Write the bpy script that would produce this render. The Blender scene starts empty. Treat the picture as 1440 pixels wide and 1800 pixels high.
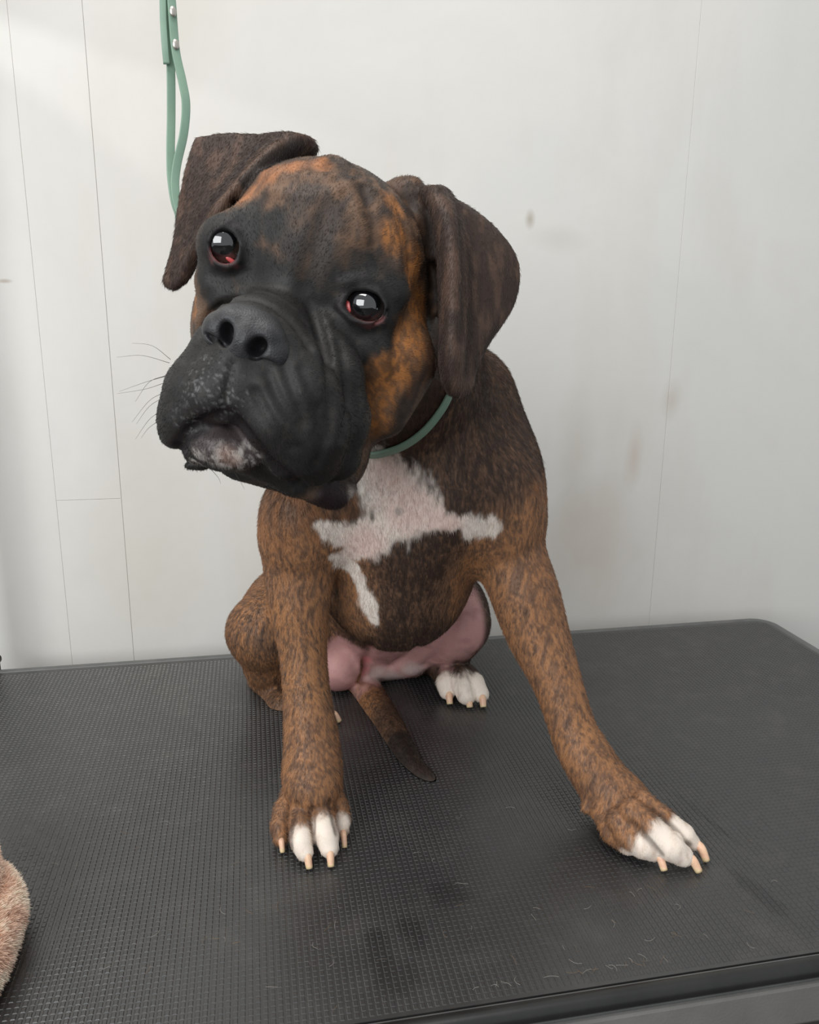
import bpy, math, random, time
import numpy as np
from mathutils import Vector, Matrix
from mathutils.bvhtree import BVHTree
T0 = time.time()
rng = np.random.default_rng(7); random.seed(7)
C = bpy.context.scene.collection
PI = math.pi
DRAFT = False; FUR = 520000
TOP = 0.80                                   # height of the table top

# ------------------------------------------------------------------ camera
F_PX = 1430.0; PITCH = math.radians(14.0); ROLL = math.radians(0.5)
CAM = np.array([0.0, 0.0, TOP + 0.45])
_F = np.array([0, math.cos(PITCH), -math.sin(PITCH)]); _R0 = np.array([1.0, 0, 0]); _U0 = np.cross(_R0, _F)
_R = math.cos(ROLL)*_R0 + math.sin(ROLL)*_U0; _U = -math.sin(ROLL)*_R0 + math.cos(ROLL)*_U0
cd = bpy.data.cameras.new('camera'); cam = bpy.data.objects.new('camera', cd); C.objects.link(cam)
cam.matrix_world = Matrix(((_R[0], _U[0], -_F[0], CAM[0]), (_R[1], _U[1], -_F[1], CAM[1]), (_R[2], _U[2], -_F[2], CAM[2]), (0, 0, 0, 1)))
cd.sensor_fit = 'AUTO'; cd.sensor_width = 36; cd.lens = F_PX*36/1800; cd.clip_start = 0.02
bpy.context.scene.camera = cam

# ------------------------------------------------------------------ world, lights, exposure
w = bpy.data.worlds.new('world'); bpy.context.scene.world = w; w.use_nodes = True
w.node_tree.nodes['Background'].inputs[0].default_value = (0.93, 0.97, 1.0, 1); w.node_tree.nodes['Background'].inputs[1].default_value = 0.5
def area(name, loc, target, sx, sy, power, col=(1, 1, 1)):
    l = bpy.data.lights.new(name, 'AREA'); l.shape = 'RECTANGLE'; l.size = sx; l.size_y = sy; l.energy = power; l.color = col
    o = bpy.data.objects.new(name, l); C.objects.link(o); o.location = loc
    o.rotation_euler = (Vector(target) - Vector(loc)).to_track_quat('-Z', 'Y').to_euler(); return o
area('ceiling_panel_light', (-0.35, 0.15, 2.75), (-0.1, 0.6, 0.8), 1.3, 0.7, 20, (1.0, 0.97, 0.93))
area('window_light', (-1.2, -1.5, 1.85), (0.0, 0.9, 0.95), 2.1, 1.5, 44, (0.97, 0.99, 1.0))
vs = bpy.context.scene.view_settings
vs.view_transform = 'Standard'; vs.look = 'None'; vs.gamma = 1.0; vs.use_curve_mapping = False; vs.exposure = 0.10

# ------------------------------------------------------------------ helpers
def A(px, py, Y):
    """point of space at depth Y whose sight line leaves the viewpoint through (px, py)"""
    d = (px-720)/F_PX*_R - (py-900)/F_PX*_U + _F
    return CAM + d*(Y/d[1])
def G(px, py, h=0.0):
    d = (px-720)/F_PX*_R - (py-900)/F_PX*_U + _F
    return CAM + d*((TOP+h-CAM[2])/d[2])
def pxm(Pt): return float(np.dot(np.asarray(Pt)-CAM, _F))/F_PX      # metres per pixel there
def unit(v): v = np.asarray(v, float); return v/np.linalg.norm(v)

def tag(o, label=None, cat=None, group=None, kind=None):
    for k, v in (('label', label), ('category', cat), ('group', group), ('kind', kind)):
        if v: o[k] = v
    return o
def link(o, parent=None):
    C.objects.link(o)
    if parent is not None: o.parent = parent
    return o
def mesh_obj(name, V, Fc, mat, parent=None, smooth=True):
    me = bpy.data.meshes.new(name)
    V = np.asarray(V, np.float32)
    if isinstance(Fc, np.ndarray):
        n, k = Fc.shape
        me.vertices.add(len(V)); me.vertices.foreach_set('co', V.ravel())
        me.loops.add(n*k); me.loops.foreach_set('vertex_index', Fc.astype(np.int32).ravel())
        me.polygons.add(n); me.polygons.foreach_set('loop_start', np.arange(0, n*k, k, dtype=np.int32))
        me.polygons.foreach_set('loop_total', np.full(n, k, np.int32)); me.update(calc_edges=True)
    else:
        me.from_pydata([tuple(map(float, v)) for v in V], [], Fc); me.update()
    me.validate()
    me.polygons.foreach_set('use_smooth', np.full(len(me.polygons), smooth, bool))
    if mat: me.materials.append(mat)
    return link(bpy.data.objects.new(name, me), parent)
def empty(name, loc=(0, 0, 0), rz=0):
    o = bpy.data.objects.new(name, None); o.location = loc; o.rotation_euler = (0, 0, rz); o.empty_display_size = 0.05
    return link(o)
def parent_keep(o, p):
    o.parent = p; o.matrix_parent_inverse = Matrix.LocRotScale(p.location, p.rotation_euler, None).inverted(); return o

class N:
    """tiny node-material builder"""
    def __init__(s, name, rough=0.5, spec=0.5, **kw):
        s.m = bpy.data.materials.new(name); s.m.use_nodes = True; s.t = s.m.node_tree
        s.b = s.t.nodes['Principled BSDF']; s.set(s.b, 'Roughness', rough); s.set(s.b, 'Specular IOR Level', spec)
        for k, v in kw.items(): s.set(s.b, k.replace('_', ' '), v)
    def set(s, n, k, v):
        if isinstance(v, bpy.types.NodeSocket): s.t.links.new(v, n.inputs[k])
        else: n.inputs[k].default_value = (*v, 1) if (isinstance(v, tuple) and len(v) == 3 and n.inputs[k].type == 'RGBA') else v
    def node(s, typ, out=0, props={}, **ins):
        n = s.t.nodes.new(typ)
        for k, v in props.items(): setattr(n, k, v)
        for k, v in ins.items():
            kk = int(k[1:]) if k[0] == 'i' and k[1:].isdigit() else k.replace('_', ' ')
            s.set(n, kk, v)
        return n.outputs[out]
    def coord(s, scale=(1, 1, 1), kind='Object'):
        return s.node('ShaderNodeMapping', Vector=s.t_out(kind), Scale=scale)
    def t_out(s, kind):
        n = s.t.nodes.new('ShaderNodeTexCoord'); return n.outputs[kind]
    def noise(s, scale, detail=4, rough=0.55, vec=None, dist=0.0, out=0):
        kw = dict(Scale=scale, Detail=detail, Roughness=rough, Distortion=dist)
        if vec is not None: kw['Vector'] = vec
        else: kw['Vector'] = s.t_out('Object')
        return s.node('ShaderNodeTexNoise', out, **kw)
    def ramp(s, fac, stops):
        n = s.t.nodes.new('ShaderNodeValToRGB'); s.t.links.new(fac, n.inputs[0]); e = n.color_ramp.elements
        while len(e) < len(stops): e.new(0.5)
        for q, (p, c) in zip(e, stops): q.position = p; q.color = (*c, 1) if len(c) == 3 else c
        return n.outputs[0]
    def mix(s, fac, a, b, mode='MIX'):
        n = s.t.nodes.new('ShaderNodeMix'); n.data_type = 'RGBA'; n.blend_type = mode
        s.set(n, 0, fac); s.set(n, 6, a); s.set(n, 7, b); return n.outputs[2]
    def math(s, op, a, b=0.0):
        return s.node('ShaderNodeMath', props={'operation': op}, i0=a, i1=b)
    def bump(s, h, strength=0.3, dist=0.002):
        s.set(s.b, 'Normal', s.node('ShaderNodeBump', Height=h, Strength=strength, Distance=dist))
    def base(s, c): s.set(s.b, 'Base Color', c); return s
def lin(r, g, b):
    f = lambda c: (c/255/12.92) if c/255 <= 0.04045 else ((c/255+0.055)/1.055)**2.4
    return (f(r), f(g), f(b))

def box(bm_v, bm_f, x0, x1, y0, y1, z0, z1):
    i = len(bm_v)
    bm_v += [(x0, y0, z0), (x1, y0, z0), (x1, y1, z0), (x0, y1, z0), (x0, y0, z1), (x1, y0, z1), (x1, y1, z1), (x0, y1, z1)]
    bm_f += [(i, i+3, i+2, i+1), (i+4, i+5, i+6, i+7), (i, i+1, i+5, i+4), (i+1, i+2, i+6, i+5), (i+2, i+3, i+7, i+6), (i+3, i, i+4, i+7)]
def bevel(o, wd, seg=2):
    m = o.modifiers.new('bevel', 'BEVEL'); m.width = wd; m.segments = seg; m.limit_method = 'ANGLE'; return o
def box_obj(name, dims, mat, parent=None, bev=0.002):
    v, f = [], []; box(v, f, *dims); o = mesh_obj(name, v, f, mat, parent, smooth=False)
    if bev: bevel(o, bev)
    return o

def catmull(P, n):
    """resample a polyline smoothly (Catmull-Rom), n points per span"""
    P = np.asarray(P, float); Q = np.vstack([2*P[0]-P[1], P, 2*P[-1]-P[-2]]); out = []
    t = np.linspace(0, 1, n, endpoint=False)[:, None]
    for i in range(1, len(Q)-2):
        a, b, c, d = Q[i-1], Q[i], Q[i+1], Q[i+2]
        out.append(0.5*((2*b) + (c-a)*t + (2*a-5*b+4*c-d)*t**2 + (3*b-a-3*c+d)*t**3))
    out.append(P[-1:]); return np.vstack(out)
def frames(P, up):
    t = np.gradient(P, axis=0); t /= np.linalg.norm(t, axis=1)[:, None]
    up = np.broadcast_to(np.asarray(up, float), P.shape)
    s = np.cross(t, up); s /= np.linalg.norm(s, axis=1)[:, None] + 1e-9
    return t, s, np.cross(s, t)
def sweep(name, P, prof, up, mat, parent=None, scale=None, closed=False):
    """sweep a closed 2-D profile (side, normal) along P"""
    P = np.asarray(P, float); t, s, n = frames(P, up)
    if closed:
        t = np.roll(P, -1, 0)-np.roll(P, 1, 0); t /= np.linalg.norm(t, axis=1)[:, None]
        u = np.broadcast_to(np.asarray(up, float), P.shape); s = np.cross(t, u); s /= np.linalg.norm(s, axis=1)[:, None]; n = np.cross(s, t)
    prof = np.asarray(prof, float); m = len(prof); k = len(P)
    sc = np.ones(k) if scale is None else np.asarray(scale)
    V = (P[:, None] + sc[:, None, None]*(prof[None, :, :1]*s[:, None] + prof[None, :, 1:]*n[:, None])).reshape(-1, 3)
    Fc = []
    for i in range(k if closed else k-1):
        for j in range(m):
            a, b = i*m+j, i*m+(j+1) % m; c, d = ((i+1) % k)*m+(j+1) % m, ((i+1) % k)*m+j
            Fc.append((a, b, c, d))
    if not closed: Fc += [tuple(range(m))[::-1], tuple(range((k-1)*m, k*m))]
    return mesh_obj(name, V, Fc, mat, parent)
def circ(r, m=12, ry=None): return [(r*math.cos(2*PI*i/m), (ry or r)*math.sin(2*PI*i/m)) for i in range(m)]
def rrect(w_, h_, r, seg=3):
    o = []
    for cx, cy, a0 in ((w_/2-r, h_/2-r, 0), (-w_/2+r, h_/2-r, 90), (-w_/2+r, -h_/2+r, 180), (w_/2-r, -h_/2+r, 270)):
        for i in range(seg+1):
            a = math.radians(a0+90*i/seg); o.append((cx+r*math.cos(a), cy+r*math.sin(a)))
    return o

# value noise ---------------------------------------------------------------
def _h(ix, iy, iz):
    n = (ix*374761393 + iy*668265263 + iz*2147483647 % 1000003*1274126177) & 0xffffffff
    n = ((n ^ (n >> 13))*1274126177) & 0xffffffff; n ^= n >> 16
    return (n & 0xffffff)/float(0xffffff)
def vnoise(Pt, scale=1.0, seed=0):
    q = np.asarray(Pt, float)*scale + seed*17.31 + 1000.0; i = np.floor(q).astype(np.int64); f = q-i; f = f*f*(3-2*f); r = 0
    for dx in (0, 1):
        for dy in (0, 1):
            for dz in (0, 1):
                wgt = (f[:, 0] if dx else 1-f[:, 0])*(f[:, 1] if dy else 1-f[:, 1])*(f[:, 2] if dz else 1-f[:, 2])
                r = r + wgt*_h(i[:, 0]+dx, i[:, 1]+dy, i[:, 2]+dz)
    return r
def fbm(Pt, scale, oct=3, seed=0):
    r = 0; a = 0.5; t = 0
    for o in range(oct): r = r + a*vnoise(Pt, scale*2**o, seed+o); t += a; a *= 0.5
    return r/t
def sst(a, b, x): t = np.clip((x-a)/(b-a), 0, 1); return t*t*(3-2*t)

# ------------------------------------------------------------------ implicit-surface modelling
class Prim:
    def __init__(s, lo, hi, f, k, op='add'): s.lo, s.hi, s.f, s.k, s.op = np.asarray(lo), np.asarray(hi), f, k, op
def rcone(a, b, ra, rb, k=0.02, op='add'):
    a = np.asarray(a, float); b = np.asarray(b, float); ba = b-a; l2 = ba@ba; rr = ra-rb; a2 = l2-rr*rr; il2 = 1/max(l2, 1e-12)
    def f(p):
        pa = p-a; y = pa@ba; z = y-l2
        w = pa*l2-y[:, None]*ba; x2 = np.einsum('ij,ij->i', w, w); y2 = y*y*l2; z2 = z*z*l2
        kk = np.sign(rr)*rr*rr*x2
        d = (np.sqrt(np.maximum(x2*a2*il2, 0))+y*rr)*il2-ra
        m1 = np.sign(z)*a2*z2 > kk; m2 = np.sign(y)*a2*y2 < kk
        d = np.where(m2, np.sqrt(x2+y2)*il2-ra, d); d = np.where(m1, np.sqrt(x2+z2)*il2-rb, d); return d
    if a2 <= 1e-9:
        c, r = (a, ra) if ra > rb else (b, rb); f = lambda p: np.linalg.norm(p-c, axis=1)-r
    return Prim(np.minimum(a-ra, b-rb), np.maximum(a+ra, b+rb), f, k, op)
def ell(c, r, M=None, k=0.02, op='add'):
    c = np.asarray(c, float); r = np.asarray(r, float); M = np.eye(3) if M is None else np.asarray(M)   # columns = axes
    def f(p):
        q = (p-c)@M; k0 = np.linalg.norm(q/r, axis=1); k1 = np.linalg.norm(q/(r*r), axis=1)
        return np.where(k0 < 1e-6, -r.min(), k0*(k0-1)/np.maximum(k1, 1e-9))
    e = np.sqrt((M*M)@(r*r)); return Prim(c-e, c+e, f, k, op)
def line_d(P, pl):
    d = np.full(len(P), 1e3); pl = np.asarray(pl, float)
    for a, b in zip(pl[:-1], pl[1:]):
        ba = b-a; h = np.clip((P-a)@ba/(ba@ba+1e-12), 0, 1); d = np.minimum(d, np.linalg.norm(P-a-h[:, None]*ba, axis=1))
    return d
def fold(pl, amp, wd):
    """raise (amp>0) or crease (amp<0) the surface along a polyline"""
    pl = np.asarray(pl, float); f = lambda p: amp*np.exp(-(line_d(p, pl)/wd)**2)
    return Prim(pl.min(0)-2.6*wd, pl.max(0)+2.6*wd, f, 0, 'disp')
def chain(js, k=0.02, op='add'):
    """js: list of (point, radius)"""
    return [rcone(a[0], b[0], a[1], b[1], k, op) for a, b in zip(js[:-1], js[1:])]
_boxes = {}
def field(prims, P, margin):
    d = np.full(len(P), 0.2); key = (id(prims), len(prims))
    if key not in _boxes:
        _boxes[key] = (np.array([p.lo for p in prims]), np.array([p.hi for p in prims]), np.array([p.k for p in prims]), np.array([p.op != 'disp' for p in prims]), prims)
    L_, H_, K_, D_, _ = _boxes[key]; mg = (K_+margin)*D_; p0, p1 = P.min(0), P.max(0)
    for i in np.flatnonzero(((H_+mg[:, None] > p0) & (L_-mg[:, None] < p1)).all(1)):
        p = prims[i]; a0, a1 = p.lo-mg[i], p.hi+mg[i]
        m = (P[:, 0] > a0[0]) & (P[:, 0] < a1[0]) & (P[:, 1] > a0[1]) & (P[:, 1] < a1[1]) & (P[:, 2] > a0[2]) & (P[:, 2] < a1[2])
        if not m.any(): continue
        e = p.f(P[m]); a = d[m]
        if p.op == 'disp': d[m] = a-e; continue
        if p.op == 'sub':
            e = -e; h = np.clip(0.5-0.5*(a-e)/p.k, 0, 1); d[m] = a*(1-h)+e*h+p.k*h*(1-h)
        else:
            h = np.clip(0.5+0.5*(a-e)/p.k, 0, 1); d[m] = a*(1-h)+e*h-p.k*h*(1-h)
    return d
def polygonise(fun, lo, hi, vox, nb=8, smooth=2):
    """surface nets over a narrow band"""
    lo = np.asarray(lo, float); nc = np.ceil((np.asarray(hi)-lo)/(vox*nb)).astype(int); n = nc*nb
    ci = np.stack(np.meshgrid(*[np.arange(c) for c in nc], indexing='ij'), -1).reshape(-1, 3)
    dc = fun(lo+(ci+0.5)*nb*vox, nb*vox)
    Dg = np.repeat(np.repeat(np.repeat(dc.reshape(nc), nb, 0), nb, 1), nb, 2).astype(np.float32)
    near = ci[np.abs(dc) < nb*vox*1.25]
    oc = np.stack(np.meshgrid(*[np.arange(nb)]*3, indexing='ij'), -1).reshape(-1, 3)
    gid = (near//4)@np.array([1000000, 1000, 1]); order = np.argsort(gid, kind='stable'); near = near[order]
    for blk in np.split(near, np.flatnonzero(np.diff(gid[order]))+1):
        vi = (blk[:, None]*nb+oc[None]).reshape(-1, 3)
        Dg[vi[:, 0], vi[:, 1], vi[:, 2]] = fun(lo+vi*vox, nb*vox)
    S = Dg < 0
    cnt = np.zeros(n-1, np.int8)
    for dx in (0, 1):
        for dy in (0, 1):
            for dz in (0, 1): cnt += S[dx:n[0]-1+dx, dy:n[1]-1+dy, dz:n[2]-1+dz]
    act = np.argwhere((cnt > 0) & (cnt < 8)); idx = np.full(n-1, -1, np.int32); idx[tuple(act.T)] = np.arange(len(act))
    acc = np.zeros((len(act), 3)); c = np.zeros(len(act))
    cor = [(x, y, z) for x in (0, 1) for y in (0, 1) for z in (0, 1)]
    val = {q: Dg[act[:, 0]+q[0], act[:, 1]+q[1], act[:, 2]+q[2]].astype(float) for q in cor}
    for a in cor:
        for ax in range(3):
            if a[ax]: continue
            b = list(a); b[ax] = 1; b = tuple(b); da, db = val[a], val[b]; m = (da < 0) != (db < 0)
            t = np.where(m, da/np.where(m, da-db, 1), 0); q = np.tile(np.array(a, float), (len(act), 1)); q[:, ax] += t
            acc[m] += q[m]; c[m] += 1
    V = lo+(act+acc/c[:, None])*vox
    Q = []
    for ax in range(3):
        o1, o2 = [(1, 2), (2, 0), (0, 1)][ax]
        sl0 = [slice(1, -1)]*3; sl0[ax] = slice(0, n[ax]-1); sl1 = list(sl0); sl1[ax] = slice(1, n[ax])
        s0, s1 = S[tuple(sl0)], S[tuple(sl1)]; e = np.argwhere(s0 != s1); fl = s0[tuple(e.T)]
        off = np.ones(3, int); off[ax] = 0; e = e+off
        q = []
        for d1, d2 in ((1, 1), (0, 1), (0, 0), (1, 0)):
            g = e.copy(); g[:, o1] -= d1; g[:, o2] -= d2; q.append(idx[tuple(g.T)])
        q = np.stack(q, 1); q[~fl] = q[~fl][:, ::-1]; Q.append(q)
    Q = np.vstack(Q); Q = Q[(Q >= 0).all(1)]
    for _ in range(smooth):
        ac = np.zeros_like(V); ct = np.zeros(len(V))
        for i in range(4):
            a, b = Q[:, i], Q[:, (i+1) % 4]
            for x in range(3): ac[:, x] += np.bincount(a, V[b, x], len(V))+np.bincount(b, V[a, x], len(V))
            ct += np.bincount(a, minlength=len(V))+np.bincount(b, minlength=len(V))
        V = V*0.5+0.5*ac/np.maximum(ct, 1)[:, None]
    return V, Q
# ------------------------------------------------------------------ the table frame: u along the long edge, v into the room
YAW = math.radians(11.0); EX = np.array([math.cos(YAW), math.sin(YAW), 0]); EY = np.array([-math.sin(YAW), math.cos(YAW), 0])
def UV(P): P = np.asarray(P); return float(P@EX), float(P@EY)
U0, U1, V0, V1 = -0.372, 0.757, 0.418, 1.040            # outer edges of the table top
WALLV = 1.105

# wall, floor ------------------------------------------------------------------
def wall_u(px, py):
    d = (px-720)/F_PX*_R - (py-900)/F_PX*_U + _F; t = WALLV/(d@EY); p = CAM+d*t; return float(p@EX), p[2]
m = N('painted_wall', 0.45, 0.35)
n1 = m.noise(2.2, 5, 0.6, dist=0.4); n2 = m.noise(9, 4, 0.6)
streak = m.noise(3.0, 4, 0.6, vec=m.coord((2.2, 1, 0.55)))
col = m.ramp(n1, [(0.3, lin(214, 211, 205)), (0.55, lin(221, 219, 214)), (0.75, lin(216, 215, 211))])
col = m.mix(m.math('MULTIPLY', m.ramp(streak, [(0.50, (0, 0, 0)), (0.75, (1, 1, 1))]), 0.35), col, lin(205, 198, 184))
def blob(c, rx, rz, soft=0.2):
    mp = m.node('ShaderNodeMapping', Vector=m.t_out('Object'), Location=(-c[0]/rx, 0, -c[1]/rz), Scale=(1/rx, 0.0, 1/rz))
    ln = m.node('ShaderNodeVectorMath', 1, props={'operation': 'LENGTH'}, i0=mp)
    ln = m.math('ADD', ln, m.math('MULTIPLY', m.math('SUBTRACT', n2, 0.5), 1.1))
    return m.ramp(ln, [(soft, (1, 1, 1)), (1.0, (0, 0, 0))])
BLOBS = [(wall_u(932, 385), 0.009, 0.016, 0.6, (160, 148, 128)), (wall_u(985, 420), 0.05, 0.022, 0.18, (170, 164, 152)),
         (wall_u(1180, 705), 0.02, 0.035, 0.25, (170, 150, 120)), (wall_u(1115, 800), 0.018, 0.06, 0.35, (186, 160, 138)),
         (wall_u(270, 960), 0.12, 0.16, 0.30, (190, 184, 160)), (wall_u(1040, 960), 0.10, 0.12, 0.25, (188, 160, 138)),
         (wall_u(8, 494), 0.010, 0.003, 0.5, (150, 130, 105)), (wall_u(1010, 800), 0.035, 0.12, 0.2, (180, 172, 150))]
for c, rx, rz, k, cc in BLOBS: col = m.mix(m.math('MULTIPLY', blob(c, rx, rz), k), col, lin(*cc))
m.base(col); m.bump(m.noise(45, 4, 0.6), 0.12, 0.002); WALL = m.m
m = N('dark_floor', 0.6); m.base(m.ramp(m.noise(6, 5), [(0.3, lin(52, 50, 48)), (0.7, lin(70, 67, 64))])); m.bump(m.noise(200), 0.2, 0.001); FLOOR = m.m

wall = box_obj('wall_back', (-3.2, 3.2, WALLV+0.0008, WALLV+0.10, 0.0, 2.9), WALL, None, 0); wall['kind'] = 'structure'
wall.rotation_euler = (0, 0, YAW)
fl = box_obj('floor', (-3.6, 3.6, -3.2, 2.4, -0.05, 0.0), FLOOR, None, 0); fl['kind'] = 'structure'
s1, s2, s3 = -0.2565, -0.175, 0.600
zb = TOP + 0.203
def panel(u0, u1, z0, z1, proud):
    o = box_obj('panel', (u0, u1, WALLV-proud, WALLV+0.006, z0, z1), WALL, wall, 0.0003); return o
g = 0.00018
panel(-3.2, s1-g, 0, 2.9, 0.0); panel(s1+g, s2-g, zb+g, 2.9, 0.0004); panel(s1+g, s2-g, 0, zb-g, 0.0003)
panel(s2+g, s3-g, 0, 2.9, 0.0); panel(s3+g*.6, 3.2, 0, 2.9, 0.0003)

# table ------------------------------------------------------------------
m = N('rubber_mat', 0.5, 1.0); a = m.noise(5, 5, 0.6); b = m.noise(140, 3, 0.6)
dust = m.ramp(m.noise(26, 5, 0.7), [(0.5, (0, 0, 0)), (0.8, (1, 1, 1))])
c = m.ramp(a, [(0.3, lin(40, 40, 40)), (0.7, lin(48, 48, 48))]); c = m.mix(m.math('MULTIPLY', dust, 0.12), c, lin(120, 115, 108))
nn = m.noise(60, 4, .6)
def stain(px, py, ru, rv, rotz=0):
    u, v = UV(G(px, py)); mp = m.node('ShaderNodeMapping', Vector=m.t_out('Object'), Location=(-u, -v, 0))
    mp = m.node('ShaderNodeMapping', Vector=mp, Rotation=(0, 0, rotz)); mp = m.node('ShaderNodeMapping', Vector=mp, Scale=(1/ru, 1/rv, 0))
    ln = m.node('ShaderNodeVectorMath', 1, props={'operation': 'LENGTH'}, i0=mp); ln = m.math('ADD', ln, m.math('MULTIPLY', m.math('SUBTRACT', nn, .5), 1.2))
    return m.ramp(ln, [(.5, (1, 1, 1)), (1.0, (0, 0, 0))])
for st in ((725, 1640, .012, .022), (665, 1670, .012, .03), (700, 1720, .022, .02), (1335, 1570, .010, .040, -.25), (1245, 1440, .003, .06, -.2), (790, 1570, .02, .02)):
    c = m.mix(m.math('MULTIPLY', stain(*st), .62), c, lin(16, 16, 17))
m.base(c); m.set(m.b, 'Roughness', m.ramp(a, [(0.3, (.33,)*3), (0.7, (.42,)*3)])); m.bump(b, 0.25, 0.0005); RUBBER = m.m
m = N('rubber_trim', 0.36, 0.5); m.base(m.ramp(m.noise(30, 4), [(0.3, lin(28, 28, 28)), (0.7, lin(38, 38, 37))])); m.bump(m.noise(300, 3), 0.15, 0.0004); TRIM = m.m
m = N('grey_trim', 0.42, 0.5); m.base(m.ramp(m.noise(30, 4), [(0.3, lin(84, 85, 84)), (0.7, lin(98, 99, 98))])); m.bump(m.noise(300, 3), 0.15, 0.0004); GTRIM = m.m
m = N('powder_coat', 0.5, 0.5, Metallic=0.0); m.base(m.ramp(m.noise(14, 5), [(0.3, lin(104, 102, 100)), (0.7, lin(120, 118, 115))])); m.bump(m.noise(420, 2), 0.35, 0.0006); COAT = m.m
m = N('black_steel', 0.4, 0.5, Metallic=0.6); m.base(m.ramp(m.noise(20, 3), [(0.3, lin(26, 26, 27)), (0.7, lin(34, 34, 35))])); BSTEEL = m.m
m = N('bright_metal', 0.25, 0.5, Metallic=1.0); m.base(m.ramp(m.noise(60, 3), [(0.3, lin(176, 172, 166)), (0.7, lin(215, 212, 206))])); METAL = m.m

table = empty('grooming_table', (0, 0, 0), YAW)
tag(table, 'black grooming table topped with a ribbed rubber mat and grey rim', 'table')
def rpath(u0, u1, v0, v1, r, seg=8):
    o = []
    for cu, cv, a0 in ((u1-r, v1-r, 0), (u0+r, v1-r, 90), (u0+r, v0+r, 180), (u1-r, v0+r, 270)):
        for i in range(seg+1):
            a_ = math.radians(a0+90*i/seg); o.append((cu+r*math.cos(a_), cv+r*math.sin(a_)))
    return o
def slab(name, path, z0, z1, mat, parent):
    n_ = len(path); V = [(x, y, z0) for x, y in path]+[(x, y, z1) for x, y in path]
    Fc = [(i, (i+1) % n_, n_+(i+1) % n_, n_+i) for i in range(n_)]+[tuple(range(n_))[::-1], tuple(range(n_, 2*n_))]
    return mesh_obj(name, V, Fc, mat, parent, smooth=False)
rim = 0.0125
slab('board', rpath(U0+.004, U1-.004, V0+.004, V1-.004, 0.028), TOP-0.016, TOP-0.005, COAT, table)
mat_o = slab('mat', rpath(U0+rim, U1-rim, V0+rim, V1-rim, 0.018), TOP-0.005, TOP-0.0005, RUBBER, table)
# raised pads of the mat: every pad a little frustum
pit = 0.0049; nu, nv = int((U1-U0-2*rim-.006)/pit), int((V1-V0-2*rim-.006)/pit)
iu, iv = np.meshgrid(np.arange(nu), np.arange(nv), indexing='ij'); cu = (U0+rim+.003+(iu.ravel()+.5)*pit); cv = (V0+rim+.003+(iv.ravel()+.5)*pit)
keep = ~((cu > U1-rim-.012) & (cv > V1-rim-.012)); cu, cv = cu[keep], cv[keep]
q = np.array([(-1, -1), (1, -1), (1, 1), (-1, 1)], float); jit = rng.normal(0, 1, (len(cu), 1))
Vp = np.zeros((len(cu), 8, 3)); bw, tw = np.array([.0019, .0023]), np.array([.0011, .0017])
Vp[:, :4, :2] = np.stack([cu, cv], -1)[:, None]+q*bw; Vp[:, 4:, :2] = np.stack([cu, cv], -1)[:, None]+q*tw
Vp[:, :4, 2] = TOP-0.0007; Vp[:, 4:, 2] = TOP-0.00005+jit*0.00004
fb = np.array([(4, 5, 6, 7), (0, 1, 5, 4), (1, 2, 6, 5), (2, 3, 7, 6), (3, 0, 4, 7)])
pads = mesh_obj('raised_pads', Vp.reshape(-1, 3), (fb[None]+8*np.arange(len(cu))[:, None, None]).reshape(-1, 4), RUBBER, mat_o, smooth=False); pads['kind'] = 'stuff'
# edging: grey moulding round the top, round black bead along the near edge
cp = [Vector((x, y, TOP-0.0072)) for x, y in rpath(U0+rim/2, U1-rim/2, V0+rim/2, V1-rim/2, 0.026, 10)]
sweep('edge_trim', [tuple(p) for p in cp], rrect(rim, 0.0150, 0.004), (0, 0, 1), GTRIM, table, closed=True)
P = [(U0+.03+(U1-U0-.06)*i/30, V0+.0054, TOP-.0056) for i in range(31)]
sweep('edge_bead', P, circ(0.0069, 18), (0, 0, 1), TRIM, table)
z1 = TOP-0.0152
for nm, d in (('apron', (U0+.012, U1-.012, V0+.0006, V0+.026, z1-.036, z1)), ('apron', (U0+.012, U1-.012, V1-.026, V1-.004, z1-.036, z1)),
              ('apron', (U0+.004, U0+.026, V0+.026, V1-.026, z1-.036, z1)), ('apron', (U1-.026, U1-.004, V0+.026, V1-.026, z1-.036, z1))):
    box_obj(nm, d, COAT, table, 0.003)
for u_ in (U0+.06, U1-.06):
    for v_ in (V0+.06, V1-.06):
        lg = box_obj('leg', (u_-.02, u_+.02, v_-.02, v_+.02, 0.02, z1-.0), BSTEEL, table, 0.003)
        box_obj('foot', (u_-.024, u_+.024, v_-.024, v_+.024, 0.0, 0.022), TRIM, lg, 0.003)
for v_ in (V0+.06, V1-.06): box_obj('cross_bar', (U0+.08, U1-.08, v_-.015, v_+.015, 0.16, 0.19), BSTEEL, table, 0.003)

# grooming arm: post clamped to the left far corner, arm reaching over the table
arm = empty('grooming_post', tuple(EX*(-.342)+EY*1.0545+np.array([0, 0, TOP])), YAW)
tag(arm, 'black clamped post rising behind the left far corner of the table', 'post')
LEADTOP = A(291, -170, 0.775)
rel = lambda p: (float((np.asarray(p)-np.array(arm.location))@EX), float((np.asarray(p)-np.array(arm.location))@EY), float(p[2]-TOP))
lt = rel(LEADTOP)
ht = lt[2]+0.03
sweep('post', [(0, 0, -.075), (0, 0, ht*.5), (0, 0, ht-.04), (0.004, -.004, ht-.012), (.03, -.02, ht)], circ(0.0095, 16), (0.3, 1, 0), BSTEEL, arm)
sweep('top_bar', [(.028, -.019, ht), (lt[0]*.6+.01, lt[1]*.6, ht), (lt[0]+.06, lt[1]-.03, ht)], circ(0.0095, 16), (0, 0, 1), BSTEEL, arm)
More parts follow.
